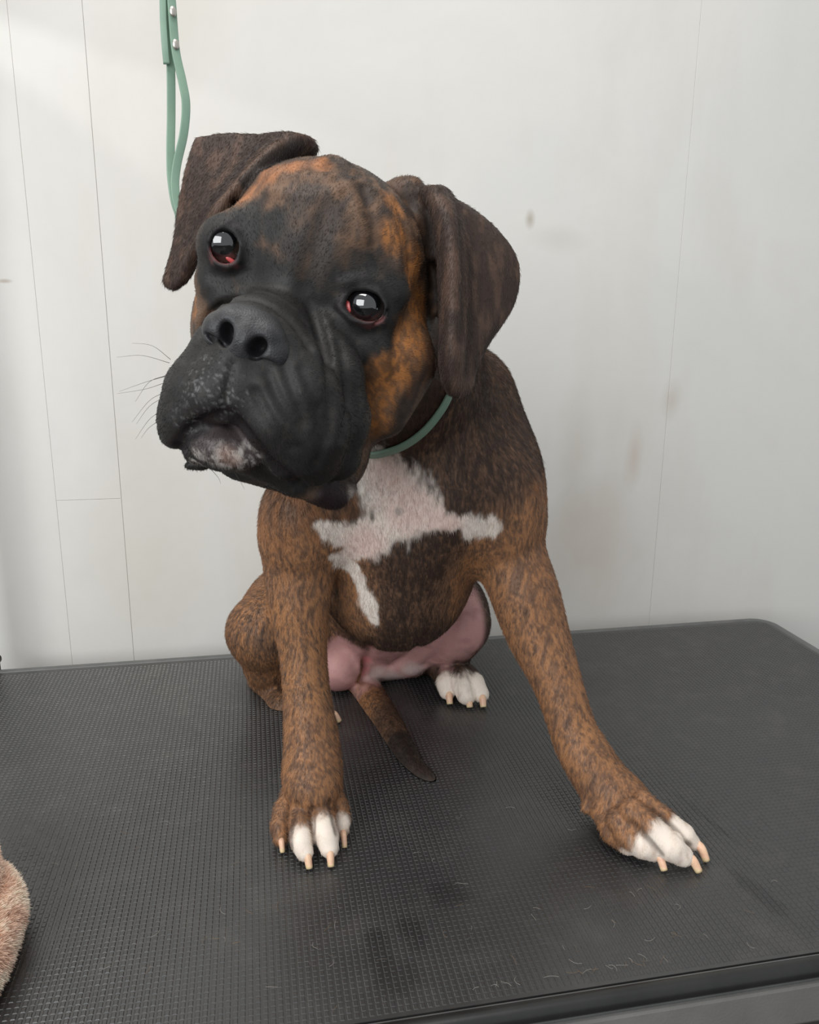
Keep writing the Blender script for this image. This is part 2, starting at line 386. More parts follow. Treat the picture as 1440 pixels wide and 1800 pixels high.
box_obj('clamp', (-.012, .010, -.045, .010, -.076, -.058), BSTEEL, arm, 0.003)
box_obj('clamp_jaw', (-.012, .010, -.026, .010, .0008, .010), BSTEEL, arm, 0.003)
sweep('clamp_screw', [(0, -.03, -.115), (0, -.03, -.0535)], circ(0.005, 10), (0, 1, 0), METAL, arm)

# ------------------------------------------------------------------ the dog: body
def J(px, py, Y, r): p = A(px, py, Y); return (p, r*pxm(p))
body = []
def smooth_chain(js, n=4, k=0.012):
    P_ = catmull([j[0] for j in js], n); r_ = catmull([[j[1]]*3 for j in js], n)[:, 0]
    return chain(list(zip(P_, r_)), k)
# trunk: pelvis -> loin -> ribcage -> neck
body += chain([J(655, 1105, 1.00, 100), J(680, 1030, .93, 112), J(690, 965, .845, 138), J(715, 850, .80, 150), J(725, 740, .755, 140), J(690, 640, .70, 140), J(640, 560, .64, 135)], 0.03)
body.append(ell(A(697, 1000, .77), (.070, .075, .080), k=0.04))            # rib cage / keel
RIB = body[-1]
body += chain([J(735, 840, .735, 90), J(715, 930, .735, 92), J(700, 1010, .755, 85)], .04)
body += chain([J(596, 1168, .910, 46), J(640, 1140, .95, 52)], .012)+chain([J(655, 1150, .945, 40), J(720, 1140, .935, 44), J(790, 1100, .905, 46)], .012)
body.append(rcone(A(600, 1120, .985), A(700, 1120, .985), .050, .050, 0.03))
# shoulders and upper arms
body += chain([J(590, 860, .70, 66), J(536, 900, .69, 64), J(527, 950, .695, 57), J(525, 1000, .70, 49)], 0.025)
body += chain([J(800, 840, .72, 92), J(862, 865, .735, 80), J(880, 925, .735, 62), J(896, 985, .734, 48)], 0.03)
body += chain([J(820, 700, .78, 85), J(850, 800, .77, 90)], 0.03)
body += chain([J(660, 890, .715, 70), J(770, 890, .71, 68)], 0.04)        # breast
# image-left foreleg (dog's right)
LF = [J(525, 985, .70, 50), J(526, 1060, .69, 42), J(533, 1150, .68, 32), J(540, 1230, .665, 31), J(546, 1285, .655, 34), J(549, 1335, .645, 38), J(549, 1385, .63, 43)]
body += smooth_chain(LF)
# image-right foreleg (dog's left)
RF = [J(893, 960, .735, 46), J(920, 1035, .72, 50), J(944, 1110, .71, 45), J(980, 1200, .69, 34), J(1010, 1290, .672, 31), J(1034, 1335, .66, 33), J(1066, 1384, .65, 36), J(1104, 1424, .635, 42)]
body += smooth_chain(RF)
# hind legs
body += chain([J(590, 1050, .99, 95), J(520, 1080, .93, 82), J(462, 1108, .875, 60)], 0.025)     # thigh
body += chain([J(462, 1112, .875, 58), J(470, 1170, .90, 36), J(470, 1205, .925, 20)], 0.012)    # shank to hock
body += chain([J(455, 1198, .925, 19), J(498, 1242, .872, 24), J(545, 1258, .855, 21)], 0.010)   # hind foot
body += chain([J(720, 1060, .99, 95), J(775, 1075, .93, 72), J(812, 1090, .885, 46)], 0.025)
body += chain([J(812, 1105, .885, 42), J(790, 1150, .93, 32), J(770, 1165, .955, 22)], 0.012)
body += chain([J(770, 1165, .955, 22), J(790, 1178, .92, 26), J(803, 1190, .90, 28)], 0.010)
# tail
TAIL = [J(630, 1196, .950, 20), J(652, 1228, .890, 22), J(685, 1278, .820, 19), J(713, 1326, .764, 15), J(738, 1360, .731, 9), J(760, 1376, .714, 2.5)]
body += smooth_chain(TAIL)
# folds of the groin
body += [fold([A(640, 1130, .93), A(648, 1185, .93)], -.006, .008), fold([A(600, 1130, .93), A(625, 1190, .93)], .004, .008), fold([A(700, 1160, .93), A(760, 1110, .92)], .004, .01)]
CLAWS = []
def toe(js, claw, rc=4.6, spl=0.0022):
    """a toe as a tapered chain; claw: pixel tip on the mat"""
    global body
    body += chain(js, spl)
    CLAWS.append((js[-1], claw, rc))
gy = lambda px, py, h: G(px, py, h)
def TJ(px, py, h, rpx):
    p = G(px, py, h); return (p, rpx*pxm(p))
# front left paw toes
toe([TJ(514, 1388, .032, 17), TJ(500, 1428, .021, 19), TJ(493, 1452, .015, 17), TJ(493, 1474, .0095, 13)], (497, 1498), 3.6)
toe([TJ(533, 1398, .037, 20), TJ(528, 1446, .026, 20), TJ(530, 1478, .018, 20), TJ(536, 1498, .0115, 16)], (544, 1526))
toe([TJ(562, 1396, .037, 20), TJ(567, 1440, .027, 21), TJ(573, 1470, .019, 22), TJ(579, 1491, .012, 17)], (582, 1523))
toe([TJ(585, 1388, .031, 16), TJ(594, 1420, .022, 18), TJ(600, 1444, .015, 16), TJ(602, 1460, .010, 12)], (606, 1490), 3.6)
# front right paw toes
toe([TJ(1085, 1440, .032, 20), TJ(1105, 1468, .022, 24), TJ(1130, 1484, .017, 24), TJ(1148, 1496, .0115, 18)], (1168, 1530))
toe([TJ(1110, 1425, .042, 22), TJ(1142, 1455, .032, 24), TJ(1178, 1486, .020, 26), TJ(1200, 1504, .012, 19)], (1229, 1532))
toe([TJ(1130, 1408, .044, 18), TJ(1165, 1436, .034, 18), TJ(1202, 1466, .021, 18), TJ(1219, 1482, .013, 13)], (1242, 1513))
toe([TJ(1060, 1428, .024, 20), TJ(1080, 1462, .017, 22), TJ(1104, 1486, .0125, 17)], None)
body += chain([TJ(1040, 1402, .030, 13), TJ(1032, 1420, .022, 11)], .004)      # carpal pad
body += chain([TJ(588, 1360, .042, 12), TJ(594, 1378, .034, 9)], .004)
# hind right foot toes
toe([TJ(788, 1185, .028, 17), TJ(785, 1200, .020, 18), TJ(787, 1215, .012, 15)], (791, 1238), 4.2)
toe([TJ(805, 1185, .032, 18), TJ(812, 1203, .023, 19), TJ(820, 1222, .013, 17)], (826, 1243), 4.2)
toe([TJ(820, 1183, .030, 16), TJ(834, 1200, .022, 17), TJ(845, 1220, .012, 15)], (850, 1243), 4.2)
# hind left foot toes
toe([TJ(548, 1248, .022, 17), TJ(565, 1252, .016, 15), TJ(577, 1255, .011, 12)], (597, 1268), 3.4)
toe([TJ(545, 1258, .018, 17), TJ(560, 1264, .014, 15), TJ(572, 1268, .010, 12)], None)

# ------------------------------------------------------------------ the dog: head frame (centimetres; x to the dog's left, y up the face, z out of the face)
O = A(520, 489, .54)
_f = unit(CAM-O); _r = unit(np.cross(np.array([0, 0, 1.0]), _f)); _u = np.cross(_f, _r)
th = math.radians(23.2); HR = math.cos(th)*_r-math.sin(th)*_u; HU = math.sin(th)*_r+math.cos(th)*_u; HF = _f
ya = math.radians(13); HF, HR = math.cos(ya)*HF-math.sin(ya)*HR, math.cos(ya)*HR+math.sin(ya)*HF
pa = math.radians(2); HF, HU = math.cos(pa)*HF+math.sin(pa)*HU, math.cos(pa)*HU-math.sin(pa)*HF
HM = np.stack([HR, HU, HF], 1)                       # columns
def H(x, y, z): return O+HM@np.array([x, y, z], float)*0.01
def HP(px, py, z):
    """point of the plane z (head frame, cm) seen through pixel"""
    d = (px-720)/F_PX*_R-(py-900)/F_PX*_U+_F; o = O+HF*z*.01
    return CAM+d*(((o-CAM)@HF)/(d@HF))
def HL(P): return (np.asarray(P)-O)@HM*100
def HJ(px, py, z, r): p = HP(px, py, z); return (p, r*pxm(p))
def he(c, r, k=.012, op='add', tilt=None):
    M = HM if tilt is None else HM@np.array(tilt)
    return ell(H(*c), np.array(r)*.01, M, k, op)
def hc(pts, k=.01, op='add'): return chain([(H(*p[:3]), p[3]*.01) for p in pts], k, op)
def rot(ax, deg): return np.array(Matrix.Rotation(math.radians(deg), 3, ax))
head = []
head.append(he((0.2, 1.9, -6.2), (7.0, 6.7, 7.2), .02))                   # cranium
head.append(he((0.3, 4.0, -3.8), (5.4, 3.7, 4.4), .02))                   # forehead
for s in (-1, 1):
    head.append(he((s*4.55+.45, -3.2, -5.6), (3.0 if s < 0 else 3.3, 5.2, 4.6), .02))            # cheek
    head.append(he((s*4.4 if s > 0 else -3.9, 1.9, -1.7), (2.6 if s > 0 else 2.1, 1.5, 1.5), .012))            # brow
    head.append(he((5.0 if s > 0 else -4.5, -2.2, -1.6), (2.4 if s > 0 else 2.1, 1.6, 1.5), .012))           # under the eye
head += chain([HJ(690, 640, -5.0, 75), HJ(668, 720, -4.4, 52)], .02)      # cheek running down to the lip
# muzzle
head += hc([(0, -2.3, -1.6, 2.2), (-.1, -4.4, 1.4, 2.4)], .012)
head += chain([HJ(470, 612, 1.4, 84), HJ(452, 612, 3.6, 84), HJ(438, 602, 5.6, 60)], .012)
head += chain([HJ(430, 660, 2.6, 85), HJ(470, 740, 2.0, 90)], .015)
# flews, hanging under gravity
head += chain([HJ(500, 632, 4.8, 52), HJ(522, 690, 4.6, 66), HJ(540, 752, 3.8, 68), HJ(552, 808, 2.8, 46)], .012)
head += chain([HJ(572, 590, -.4, 36), HJ(588, 660, 1.2, 46), HJ(596, 735, .8, 50), HJ(594, 805, .6, 40)], .010)
head += chain([HJ(455, 680, 6.0, 40), HJ(480, 740, 5.6, 46), HJ(512, 806, 4.4, 40)], .010)
head += chain([HJ(382, 625, 4.6, 47), HJ(347, 685, 4.8, 49), HJ(326, 735, 4.4, 40), HJ(306, 764, 3.8, 24)], .012)
head += chain([HJ(400, 650, 6.4, 34), HJ(372, 696, 6.2, 32), HJ(335, 735, 5.4, 26)], .010)
head.append(ell(HP(405, 685, 6.2), (.020, .018, .012), HM, .010))
# lower jaw and chin
head.append(ell(HP(388, 784, 4.9), (.025, .0125, .016), HM@rot('Z', 3), .006))
head += chain([HJ(345, 796, 4.2, 22), HJ(390, 798, 4.4, 26), HJ(440, 800, 3.6, 28), HJ(520, 838, 1.0, 32), HJ(575, 866, -.5, 26)], .006)
head += chain([HJ(556, 862, .5, 18), HJ(590, 874, -1.2, 18), HJ(612, 860, -1.8, 14)], .006)
head += chain([HJ(332, 818, 3.0, 8), HJ(352, 815, 2.8, 12)], .006)
head += chain([HJ(430, 790, 1.0, 56), HJ(560, 790, -4.5, 90)], .015)       # jaw body back to throat
def skin(px, py, prims, y0=.36, y1=1.05):
    """first point of a surface met by the sight line"""
    d = (px-720)/F_PX*_R-(py-900)/F_PX*_U+_F; t = np.linspace(y0, y1, 260)/d[1]; P = CAM+t[:, None]*d
    f = field(prims, P, .02); i = np.argmax(f < 0)
    if f[i] >= 0: return P[np.argmin(f)]
    a_, b_ = t[i-1], t[i]
    for _ in range(10):
        m_ = (a_+b_)/2
        if field(prims, (CAM+m_*d)[None], .02)[0] < 0: b_ = m_
        else: a_ = m_
    return CAM+b_*d
FOLDS = []
def crease(pts, amp, wd, prims=None):
    pl = catmull([(x, y, 0) for x, y in pts], 4)[:, :2]; FOLDS.append(fold([skin(x, y, prims or BASE) for x, y in pl], amp, wd))
# eye sockets
EYE = {'l': (HP(398, 431, -1.35), .0158), 'r': (HP(642, 538, -1.3), .0150)}
def ring(c, pts, z): return [HP(x, y, z) for x, y in pts]
lids = {'l': [(370, 436), (373, 412), (390, 399), (411, 406), (420, 434), (418, 460), (402, 469), (381, 463), (370, 436)],
        'r': [(597, 538), (616, 518), (642, 508), (666, 514), (680, 538), (670, 558), (648, 568), (620, 560), (597, 538)]}
for s in 'lr':
    c, r_ = EYE[s]
    head.append(ell(c+HR*(.002 if s == 'l' else 0), (r_*(1.36 if s == 'l' else 1.5), r_*1.3, r_*1.15), HM, .008))
    P_ = [HP(x, y, .1) for x, y in lids[s]]; cc = np.mean(P_[:-1], 0)
    M_ = HM@rot('Z', 0)
    rx = np.ptp([HL(p)[0] for p in P_])/200; ry = np.ptp([HL(p)[1] for p in P_])/200
    head.append(ell(cc+HF*.004, (rx*1.08, ry*1.05, .017), HM, .003, 'sub'))
    head.append(fold([p+HF*.001 for p in P_], .0028, .0026))
# ears: curved sheets with a rolled front edge
def sheet(rows, n=6):
    R_ = [catmull([HP(x, y, z) for x, y, z in r], n) for r in rows]; R_ = np.array(R_)
    Cc = np.array([catmull(R_[:, j], n) for j in range(R_.shape[1])]); Cc = np.transpose(Cc, (1, 0, 2))
    a_, b_ = Cc.shape[:2]; Fq = [(i*b_+j, i*b_+j+1, (i+1)*b_+j+1, (i+1)*b_+j) for i in range(a_-1) for j in range(b_-1)]
    return Cc.reshape(-1, 3), Fq
EAR_L = [[(349, 250, -7.5), (400, 243, -7.0), (455, 245, -6.4), (500, 240, -5.2), (542, 248, -5.8), (545, 262, -7.5)],
         [(334, 300, -7.0), (370, 302, -6.4), (415, 300, -5.6), (455, 290, -3.8), (482, 290, -4.6), (478, 290, -7.0)],
         [(322, 360, -6.4), (345, 365, -5.6), (372, 368, -4.6), (393, 358, -2.7), (408, 352, -3.6), (403, 350, -6.0)],
         [(312, 430, -5.6), (325, 438, -4.8), (338, 440, -4.0), (348, 430, -2.6), (357, 424, -3.4), (352, 424, -5.0)],
         [(299, 478, -5.0), (308, 484, -4.6), (318, 486, -4.2), (328, 478, -4.0), (334, 470, -4.4), (332, 470, -4.8)],
         [(294, 493, -4.8), (302, 499, -4.6), (309, 500, -4.4), (317, 494, -4.3), (323, 488, -4.5), (322, 487, -4.7)]]
EAR_R = [[(742, 345, -7.5), (750, 336, -5.4), (765, 334, -4.8), (780, 336, -6.2), (790, 348, -7.2), (804, 360, -8.0)],
         [(760, 395, -7.4), (772, 388, -4.2), (792, 385, -3.6), (810, 392, -6.0), (835, 390, -7.0), (860, 400, -8.0)],
         [(775, 470, -6.8), (783, 465, -3.6), (803, 465, -3.0), (824, 470, -5.4), (868, 462, -6.6), (903, 460, -7.8)],
         [(780, 550, -6.4), (786, 548, -3.4), (805, 550, -3.0), (824, 552, -5.0), (863, 545, -6.2), (898, 530, -7.4)],
         [(778, 620, -6.0), (785, 620, -3.4), (802, 622, -3.0), (818, 622, -4.4), (836, 612, -5.2), (854, 600, -6.2)],
         [(781, 660, -5.6), (788, 664, -3.7), (799, 668, -3.4), (812, 666, -4.2), (822, 656, -4.8), (832, 644, -5.4)],
         [(790, 680, -5.0), (796, 687, -4.0), (804, 690, -4.0), (813, 687, -4.2), (821, 680, -4.6), (826, 672, -5.0)]]
ears = []
for rows, th_ in ((EAR_L, .0035), (EAR_R, .0035)):
    V_, F_ = sheet(rows); bv = BVHTree.FromPolygons([tuple(v) for v in V_], F_)
    def f(p, bv=bv, th_=th_):
        return np.array([(lambda t: t[3] if t[3] is not None else .05)(bv.find_nearest(tuple(q), .06)) for q in p])-th_
    ears.append(Prim(V_.min(0)-th_, V_.max(0)+th_, f, .004))
# ear bases
earb = chain([HJ(775, 430, -8.2, 20), HJ(785, 520, -7.8, 18), HJ(786, 600, -7.2, 14)], .008)+chain([HJ(700, 336, -7, 22), HJ(722, 334, -6.6, 16)], .01)+chain([HJ(545, 262, -7.5, 14), HJ(480, 300, -6.8, 14), HJ(425, 345, -6.6, 10)], .012)+chain([HJ(726, 335, -7, 16), HJ(752, 380, -6.6, 14), HJ(770, 460, -6.4, 10)], .012)
BASE = body+head+earb
# mouth, philtrum
crease([(316, 786), (328, 766), (346, 748), (375, 734), (400, 730), (420, 744), (442, 770), (478, 815), (520, 846), (556, 866)], -.0065, .0030)
crease([(408, 640), (400, 690), (392, 728)], -.0028, .0020)
# folds over the nose bridge and down the cheek
crease([(352, 585), (372, 548), (415, 526), (465, 532), (515, 569), (543, 612)], -.0024, .0022)
crease([(350, 562), (385, 526), (425, 514), (480, 520), (530, 557), (556, 620)], .0022, .0034)
crease([(545, 535), (560, 575), (574, 630), (581, 700), (576, 770)], -.0034, .0036)
crease([(566, 560), (584, 605), (595, 660), (598, 720)], .0009, .0050)
crease([(596, 600), (608, 660), (610, 720), (602, 770)], -.0026, .0030)
# flew wrinkles
for pl in ([(500, 640), (516, 690), (536, 745)], [(472, 660), (492, 705), (528, 760)], [(530, 650), (552, 705), (560, 750)], [(450, 690), (476, 738), (512, 786)], [(560, 720), (566, 780), (556, 820)]): crease(pl, -.0018, .0034)
for pl in ([(486, 650), (505, 698), (532, 755)], [(515, 645), (534, 697), (549, 748)], [(462, 676), (484, 722), (520, 772)]): crease(pl, .0012, .0034)
# furrow and forehead wrinkles
crease([(572, 380), (556, 430), (543, 480), (536, 515)], -.0028, .0070)
for pl, a_ in (([(452, 306), (500, 314), (548, 306), (600, 312)], .0014), ([(470, 334), (530, 346), (590, 336)], .0012), ([(640, 330), (650, 370), (664, 425)], -.0026), ([(668, 340), (690, 405), (700, 465)], .0026),
               ([(615, 320), (628, 365), (640, 415)], .0020), ([(700, 360), (718, 425), (722, 500)], -.0022), ([(562, 284), (585, 278), (608, 288)], .0030), ([(556, 300), (590, 296), (625, 306)], -.0022), ([(520, 300), (545, 312), (575, 316)], .0018), ([(600, 330), (625, 322), (650, 334)], .0018), ([(725, 380), (742, 450), (746, 520)], .0012)): crease(pl, a_, .0040)
# lines round the eyes
crease([(428, 374), (404, 386), (380, 402), (370, 420)], .0020, .0028); crease([(604, 496), (640, 486), (676, 496), (696, 520)], .0022, .0030)
crease([(590, 572), (630, 592), (676, 580)], -.0014, .0028); crease([(372, 486), (400, 492), (430, 480)], -.0014, .0028)
# ears: groove behind the rolled front edge, gap against the cheek
EARC = [[(460, 250), (425, 290), (390, 335), (352, 386), (334, 424)], [(490, 254), (446, 291), (410, 335), (374, 378)], [(528, 254), (478, 280), (434, 320), (404, 352)]]
crease(EARC[0], -.0024, .0030, ears); crease(EARC[1], .0024, .0034, ears); crease(EARC[2], -.0030, .0036)
crease([(808, 345), (812, 420), (816, 520), (812, 600)], -.0016, .004, ears)
crease([(752, 372), (766, 440), (771, 520), (773, 600), (776, 650)], -.005, .0045)
crease([(700, 600), (690, 680), (660, 745)], -.0015, .006)
crease([(652, 1126), (646, 1158), (637, 1192)], -.005, .005, body); crease([(612, 1128), (628, 1152), (632, 1180)], .002, .004, body)
crease([(688, 1172), (724, 1142), (752, 1112)], -.0025, .005, body); crease([(748, 1170), (785, 1132), (798, 1095)], -.003, .006, body)
# gaps between the toes
GAPS = [[(522, 1412), (513, 1450), (512, 1490)], [(549, 1420), (551, 1460), (556, 1500)], [(580, 1408), (585, 1436), (592, 1464)], [(1112, 1446), (1132, 1466), (1162, 1502)], [(1148, 1424), (1180, 1452), (1212, 1486)], [(800, 1192), (803, 1222)], [(826, 1190), (834, 1222)]]
for pl in GAPS: crease(pl, -.0030, .0020, body)
n0 = HL(HP(437, 590, 6.4)); nh = lambda x, y, z: H(n0[0]+x, n0[1]+y, n0[2]+z)
def ne(c, r, k=.004, op='add', R=None): return ell(nh(*c), np.array(r)*.01, HM if R is None else HM@R, k, op)
NOSTRIL = [ne((s*.92, -.38, .2), (.60, .80, 1.5), .002, 'sub', rot('Z', s*-22)) for s in (-1, 1)]
print('folds %.1f s' % (time.time()-T0))
DOG = BASE+ears+FOLDS+NOSTRIL

lo = np.min([p.lo for p in DOG if p.op == 'add'], 0)-.006; hi = np.max([p.hi for p in DOG if p.op == 'add'], 0)+.006
def dog_f(P, margin): return field(DOG, P, margin)
VOX = 0.0020 if DRAFT else 0.0014
V, Q = polygonise(dog_f, lo, hi, VOX)
print('dog surface', len(V), len(Q), '%.1f s' % (time.time()-T0))
V[:, 2] = np.maximum(V[:, 2], TOP+0.0002)

NOSE = [ne((0, .25, -.1), (2.1, 1.45, 1.25)), ne((0, -.3, .35), (1.25, 1.15, 1.1))]
for s in (-1, 1):
    NOSE += [ne((s*1.55, -.35, -.2), (1.15, 1.15, 1.15), .003), ne((s*1.1, .5, .35), (.8, .65, .75), .004)]
NOSE += [ne((0, -1.2, .25), (.8, .6, .8), .004)]
for s in (-1, 1):
    NOSE += [ne((s*.92, -.35, 1.0), (.44, .64, 1.5), .003, 'sub', rot('Z', s*-22)), ne((s*1.55, -.98, .85), (.75, .20, .7), .002, 'sub', rot('Z', s*12))]
NOSE += [fold([nh(0, .2, 1.6), nh(0, -.6, 1.6), nh(0, -2, 1.2)], -.0016, .0014)]
nlo = np.min([p.lo for p in NOSE if p.op == 'add'], 0)-.004; nhi = np.max([p.hi for p in NOSE if p.op == 'add'], 0)+.004
NV, NQ = polygonise(lambda P, mg: field(NOSE, P, mg), nlo, nhi, .0007, smooth=1)
# ------------------------------------------------------------------ the dog: coat colours (the animal's own markings, plus shade painted into ear, mouth and toe gaps)
BV = BVHTree.FromPolygons([tuple(v) for v in V[:, :]], Q[::1].tolist())
def hit(px, py):
    d = (px-720)/F_PX*_R-(py-900)/F_PX*_U+_F
    r = BV.ray_cast(tuple(CAM), Vector(d).normalized())
    return np.array(r[0]) if r[0] is not None else A(px, py, .7)
def vnormals(V, Q):
    n = np.cross(V[Q[:, 2]]-V[Q[:, 0]], V[Q[:, 3]]-V[Q[:, 1]]); o = np.zeros_like(V)
    for i in range(4):
        for x in range(3): o[:, x] += np.bincount(Q[:, i], n[:, x], len(V))
    return o/(np.linalg.norm(o, axis=1)[:, None]+1e-12)
NRM = vnormals(V, Q)
LOC = HL(V)
def spheres(pts, soft=.35, noise=.5, nscale=160, seed=3):
    """1 inside a cluster of balls (point, radius), ragged soft edge"""
    q = np.full(len(V), 9.0); st_ = V*np.array([1, 1, .4])
    for p, r in pts:
        m = np.all(np.abs(V-p) < r*2.2, axis=1)
        q[m] = np.minimum(q[m], np.linalg.norm(V[m]-p, axis=1)/r)
    m = q < 3; out = np.zeros(len(V)); qq = q[m]+noise*(fbm(st_[m], nscale, 3, seed)-.5)*1.2
    out[m] = 1-sst(1-soft, 1+soft, qq); return out
def hs(pts): return [((lambda p: (p, r*pxm(p)))(hit(x, y))) for x, y, r in pts]
def stroke(*ls):
    o = []
    for l in ls: o += [tuple(q) for q in catmull(l, 4)]
    return hs(o)
def lay(c, wgt, col): return c*(1-wgt[:, None])+np.array(col)[None]*wgt[:, None]
def polyw(pl, r0, r1): return 1-sst(r0, r1, line_d(V, pl))
DK, MD, OR, BL, WH, PK = lin(58, 44, 37), lin(108, 81, 63), lin(160, 114, 77), lin(38, 37, 36), lin(228, 218, 208), lin(190, 146, 138)
inhead = (1-sst(12.0, 15.0, np.linalg.norm(LOC-np.array([0, -2.5, -2.5]), axis=1)))
wLF = polyw([j[0] for j in LF], .050, .085); wRF = polyw([j[0] for j in RF], .055, .09)
wTH = np.maximum(polyw([A(560, 1060, .97), A(455, 1110, .87), A(480, 1230, .9), A(550, 1250, .87)], .07, .10), polyw([A(812, 1100, .88)], .03, .055))
wTL = polyw([j[0] for j in TAIL], .022, .035)
# streaky brindle: noise stretched along the lie of the coat
sv = V*np.array([1, 1, .26])+.012*(fbm(V, 45, 2, 9)[:, None]-.5); s1_ = fbm(sv, 200, 3, 1); s2_ = fbm(sv, 620, 2, 5); s3_ = fbm(V, 22, 3, 11)
amount = .11+.50*np.maximum(wLF, wRF)+.42*wTH+.16*wTL
amount = np.where(V[:, 2] > TOP+.36, np.minimum(amount, .28), amount)+(.26*(s3_-.5))
kc = .62+.38*np.maximum(np.maximum(wLF, wRF), wTH); t = np.clip(amount+.08*(1-kc)+kc*((s1_-.5)*.6+(s2_-.5)*1.25), 0, 1)
col = lay(np.tile(np.array(DK), (len(V), 1)), sst(.05, .45, t), MD); col = lay(col, sst(.42, .85, t), OR)
col = lay(col, spheres(hs([(500, 880, 50), (480, 930, 44), (540, 900, 40), (610, 890, 26), (940, 860, 22), (945, 900, 20)]), .6, .8)*(.25+.6*sst(.35, .6, s1_))*.7, lin(140, 94, 58))
col = lay(col, .55*np.maximum(wLF, wRF)*(s3_ < .6)*.3, lin(150, 110, 84))
# head: grey-brown forehead, orange temples and cheeks
hf = LOC*np.array([1, 1, 1.0]); h1 = fbm(hf*np.array([1, .45, .7]), 1.2, 3, 21); h2 = fbm(hf*np.array([1, .4, .6]), 3.2, 2, 23)
hd = lay(np.tile(np.array(lin(66, 54, 47)), (len(V), 1)), sst(.40, .62, h1), lin(104, 80, 63)); hd = lay(hd, sst(.5, .72, h2)*.55, lin(44, 38, 35))
col = lay(col, inhead*(1-.55*sst(-9, -12, LOC[:, 1])), (0, 0, 0)) if False else col*(1-inhead[:, None])+hd*inhead[:, None]
og = spheres(hs([(520, 292, 26), (470, 305, 34), (436, 340, 26), (560, 285, 20)]), .6, .8)*.75
col = lay(col, og*(.5+.5*sst(.35, .6, h1)), lin(170, 112, 72))
og = spheres(hs([(690, 360, 26), (700, 410, 30), (722, 470, 36), (735, 540, 38), (720, 600, 44), (690, 650, 46), (668, 690, 34), (345, 520, 16), (342, 550, 14), (660, 740, 26)]), .55, .7)
col = lay(col, og*(.35+.65*sst(.40, .58, fbm(V*np.array([1, 1, .5]), 420, 3, 31)))*.95, lin(170, 112, 62))
col = lay(col, spheres(hs([(760, 640, 40), (748, 700, 40), (720, 760, 46), (690, 330, 20), (735, 400, 16)]), .5, .6)*.55, lin(70, 50, 40))
# black mask
mk = spheres(hs([(640, 545, 66), (690, 520, 44), (612, 600, 60), (600, 480, 40), (640, 470, 34), (585, 655, 60), (620, 640, 40), (395, 440, 58), (375, 480, 42), (440, 470, 50), (430, 400, 44), (385, 510, 40), (480, 500, 52), (545, 540, 50), (480, 395, 30),
                 (380, 385, 24), (362, 415, 22), (356, 460, 24), (368, 395, 20), (620, 480, 40), (612, 700, 44), (620, 770, 44), (600, 830, 50), (655, 580, 50)]), .30, .45, 200)
mk = np.maximum(mk, 1-sst(.95, 1.12, np.linalg.norm((LOC-np.array([.9, -7.2, 3.0]))/np.array([7.2, 7.6, 5.8]), axis=1)+.10*(h2-.5)))
mk = np.maximum(mk, .8*spheres(hs([(540, 470, 44), (520, 430, 30), (545, 400, 26), (585, 440, 26)]), .6, 1.2))
mk2 = mk*(1-.35*spheres(hs([(570, 400, 40), (560, 450, 30), (610, 450, 24)]), .6, 1.4))
col = lay(col, mk2, BL); col = lay(col, mk*.25*sst(.55, .8, h2), lin(70, 66, 62))
# ears
we = np.zeros(len(V))
for e in ears:
    m = np.all((V > e.lo-.003) & (V < e.hi+.003), axis=1); we[m] = np.maximum(we[m], 1-sst(.0015, .006, np.abs(e.f(V[m]))))
er = lay(np.tile(np.array(lin(58, 45, 39)), (len(V), 1)), sst(.45, .7, fbm(V*np.array([1, 1, .3]), 170, 3, 41)), lin(82, 63, 53))
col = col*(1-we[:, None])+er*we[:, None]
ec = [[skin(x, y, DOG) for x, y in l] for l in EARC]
col = lay(col, polyw(ec[1], .003, .008)*.6, lin(92, 70, 56)); col = lay(col, polyw(ec[0], .0015, .005)*.6, lin(38, 28, 25)); col = lay(col, polyw(ec[2][:3], .003, .007)*.85, lin(24, 18, 17))  # painted shading: ear roll lightened, groove and hollow beside it darkened
col = lay(col, polyw([skin(x, y, DOG) for x, y in ((752, 372), (766, 440), (771, 520), (773, 600))], .003, .008)*.6, lin(30, 24, 22))  # shadow between ear edge and cheek, painted into the coat
# chin, lips and frosted hairs under the nose
col = lay(col, spheres(hs([(385, 790, 40), (350, 785, 28), (430, 790, 32), (400, 770, 40)]), .3, .3, 300)*.9, lin(72, 62, 62))
col = lay(col, spheres(hs([(385, 812, 26), (350, 800, 18), (425, 806, 24), (445, 806, 16), (345, 815, 12)]), .6, 1.0, 300)*sst(.35, .6, fbm(V, 420, 3, 57))*.9, lin(178, 172, 166))
col = lay(col, spheres(hs([(398, 800, 18), (410, 808, 14)]), .6, .5)*.4, lin(176, 144, 130))
ml = [skin(x, y, BASE) for x, y in [(316, 786), (328, 766), (346, 748), (375, 734), (400, 730), (420, 744), (442, 770), (478, 815), (520, 846)]]
col = lay(col, polyw(ml, .004, .009)*.8, lin(24, 20, 21))  # shade of the mouth gap painted along its crease
col = lay(col, spheres([(HP(575, 872, 0), .014), (HP(590, 880, -.8), .012)], .3, .3), lin(40, 28, 30)); col = lay(col, spheres([(HP(608, 866, -1.6), .006)], .4, .4, 300)*.8, lin(196, 186, 180))
fr = spheres(hs([(370, 670, 40), (390, 700, 40), (345, 690, 34), (415, 690, 26), (350, 650, 26), (330, 740, 26)]), .6, .5)
col = lay(col, fr*sst(.56, .74, fbm(V, 640, 3, 51))*.42, lin(140, 140, 140))
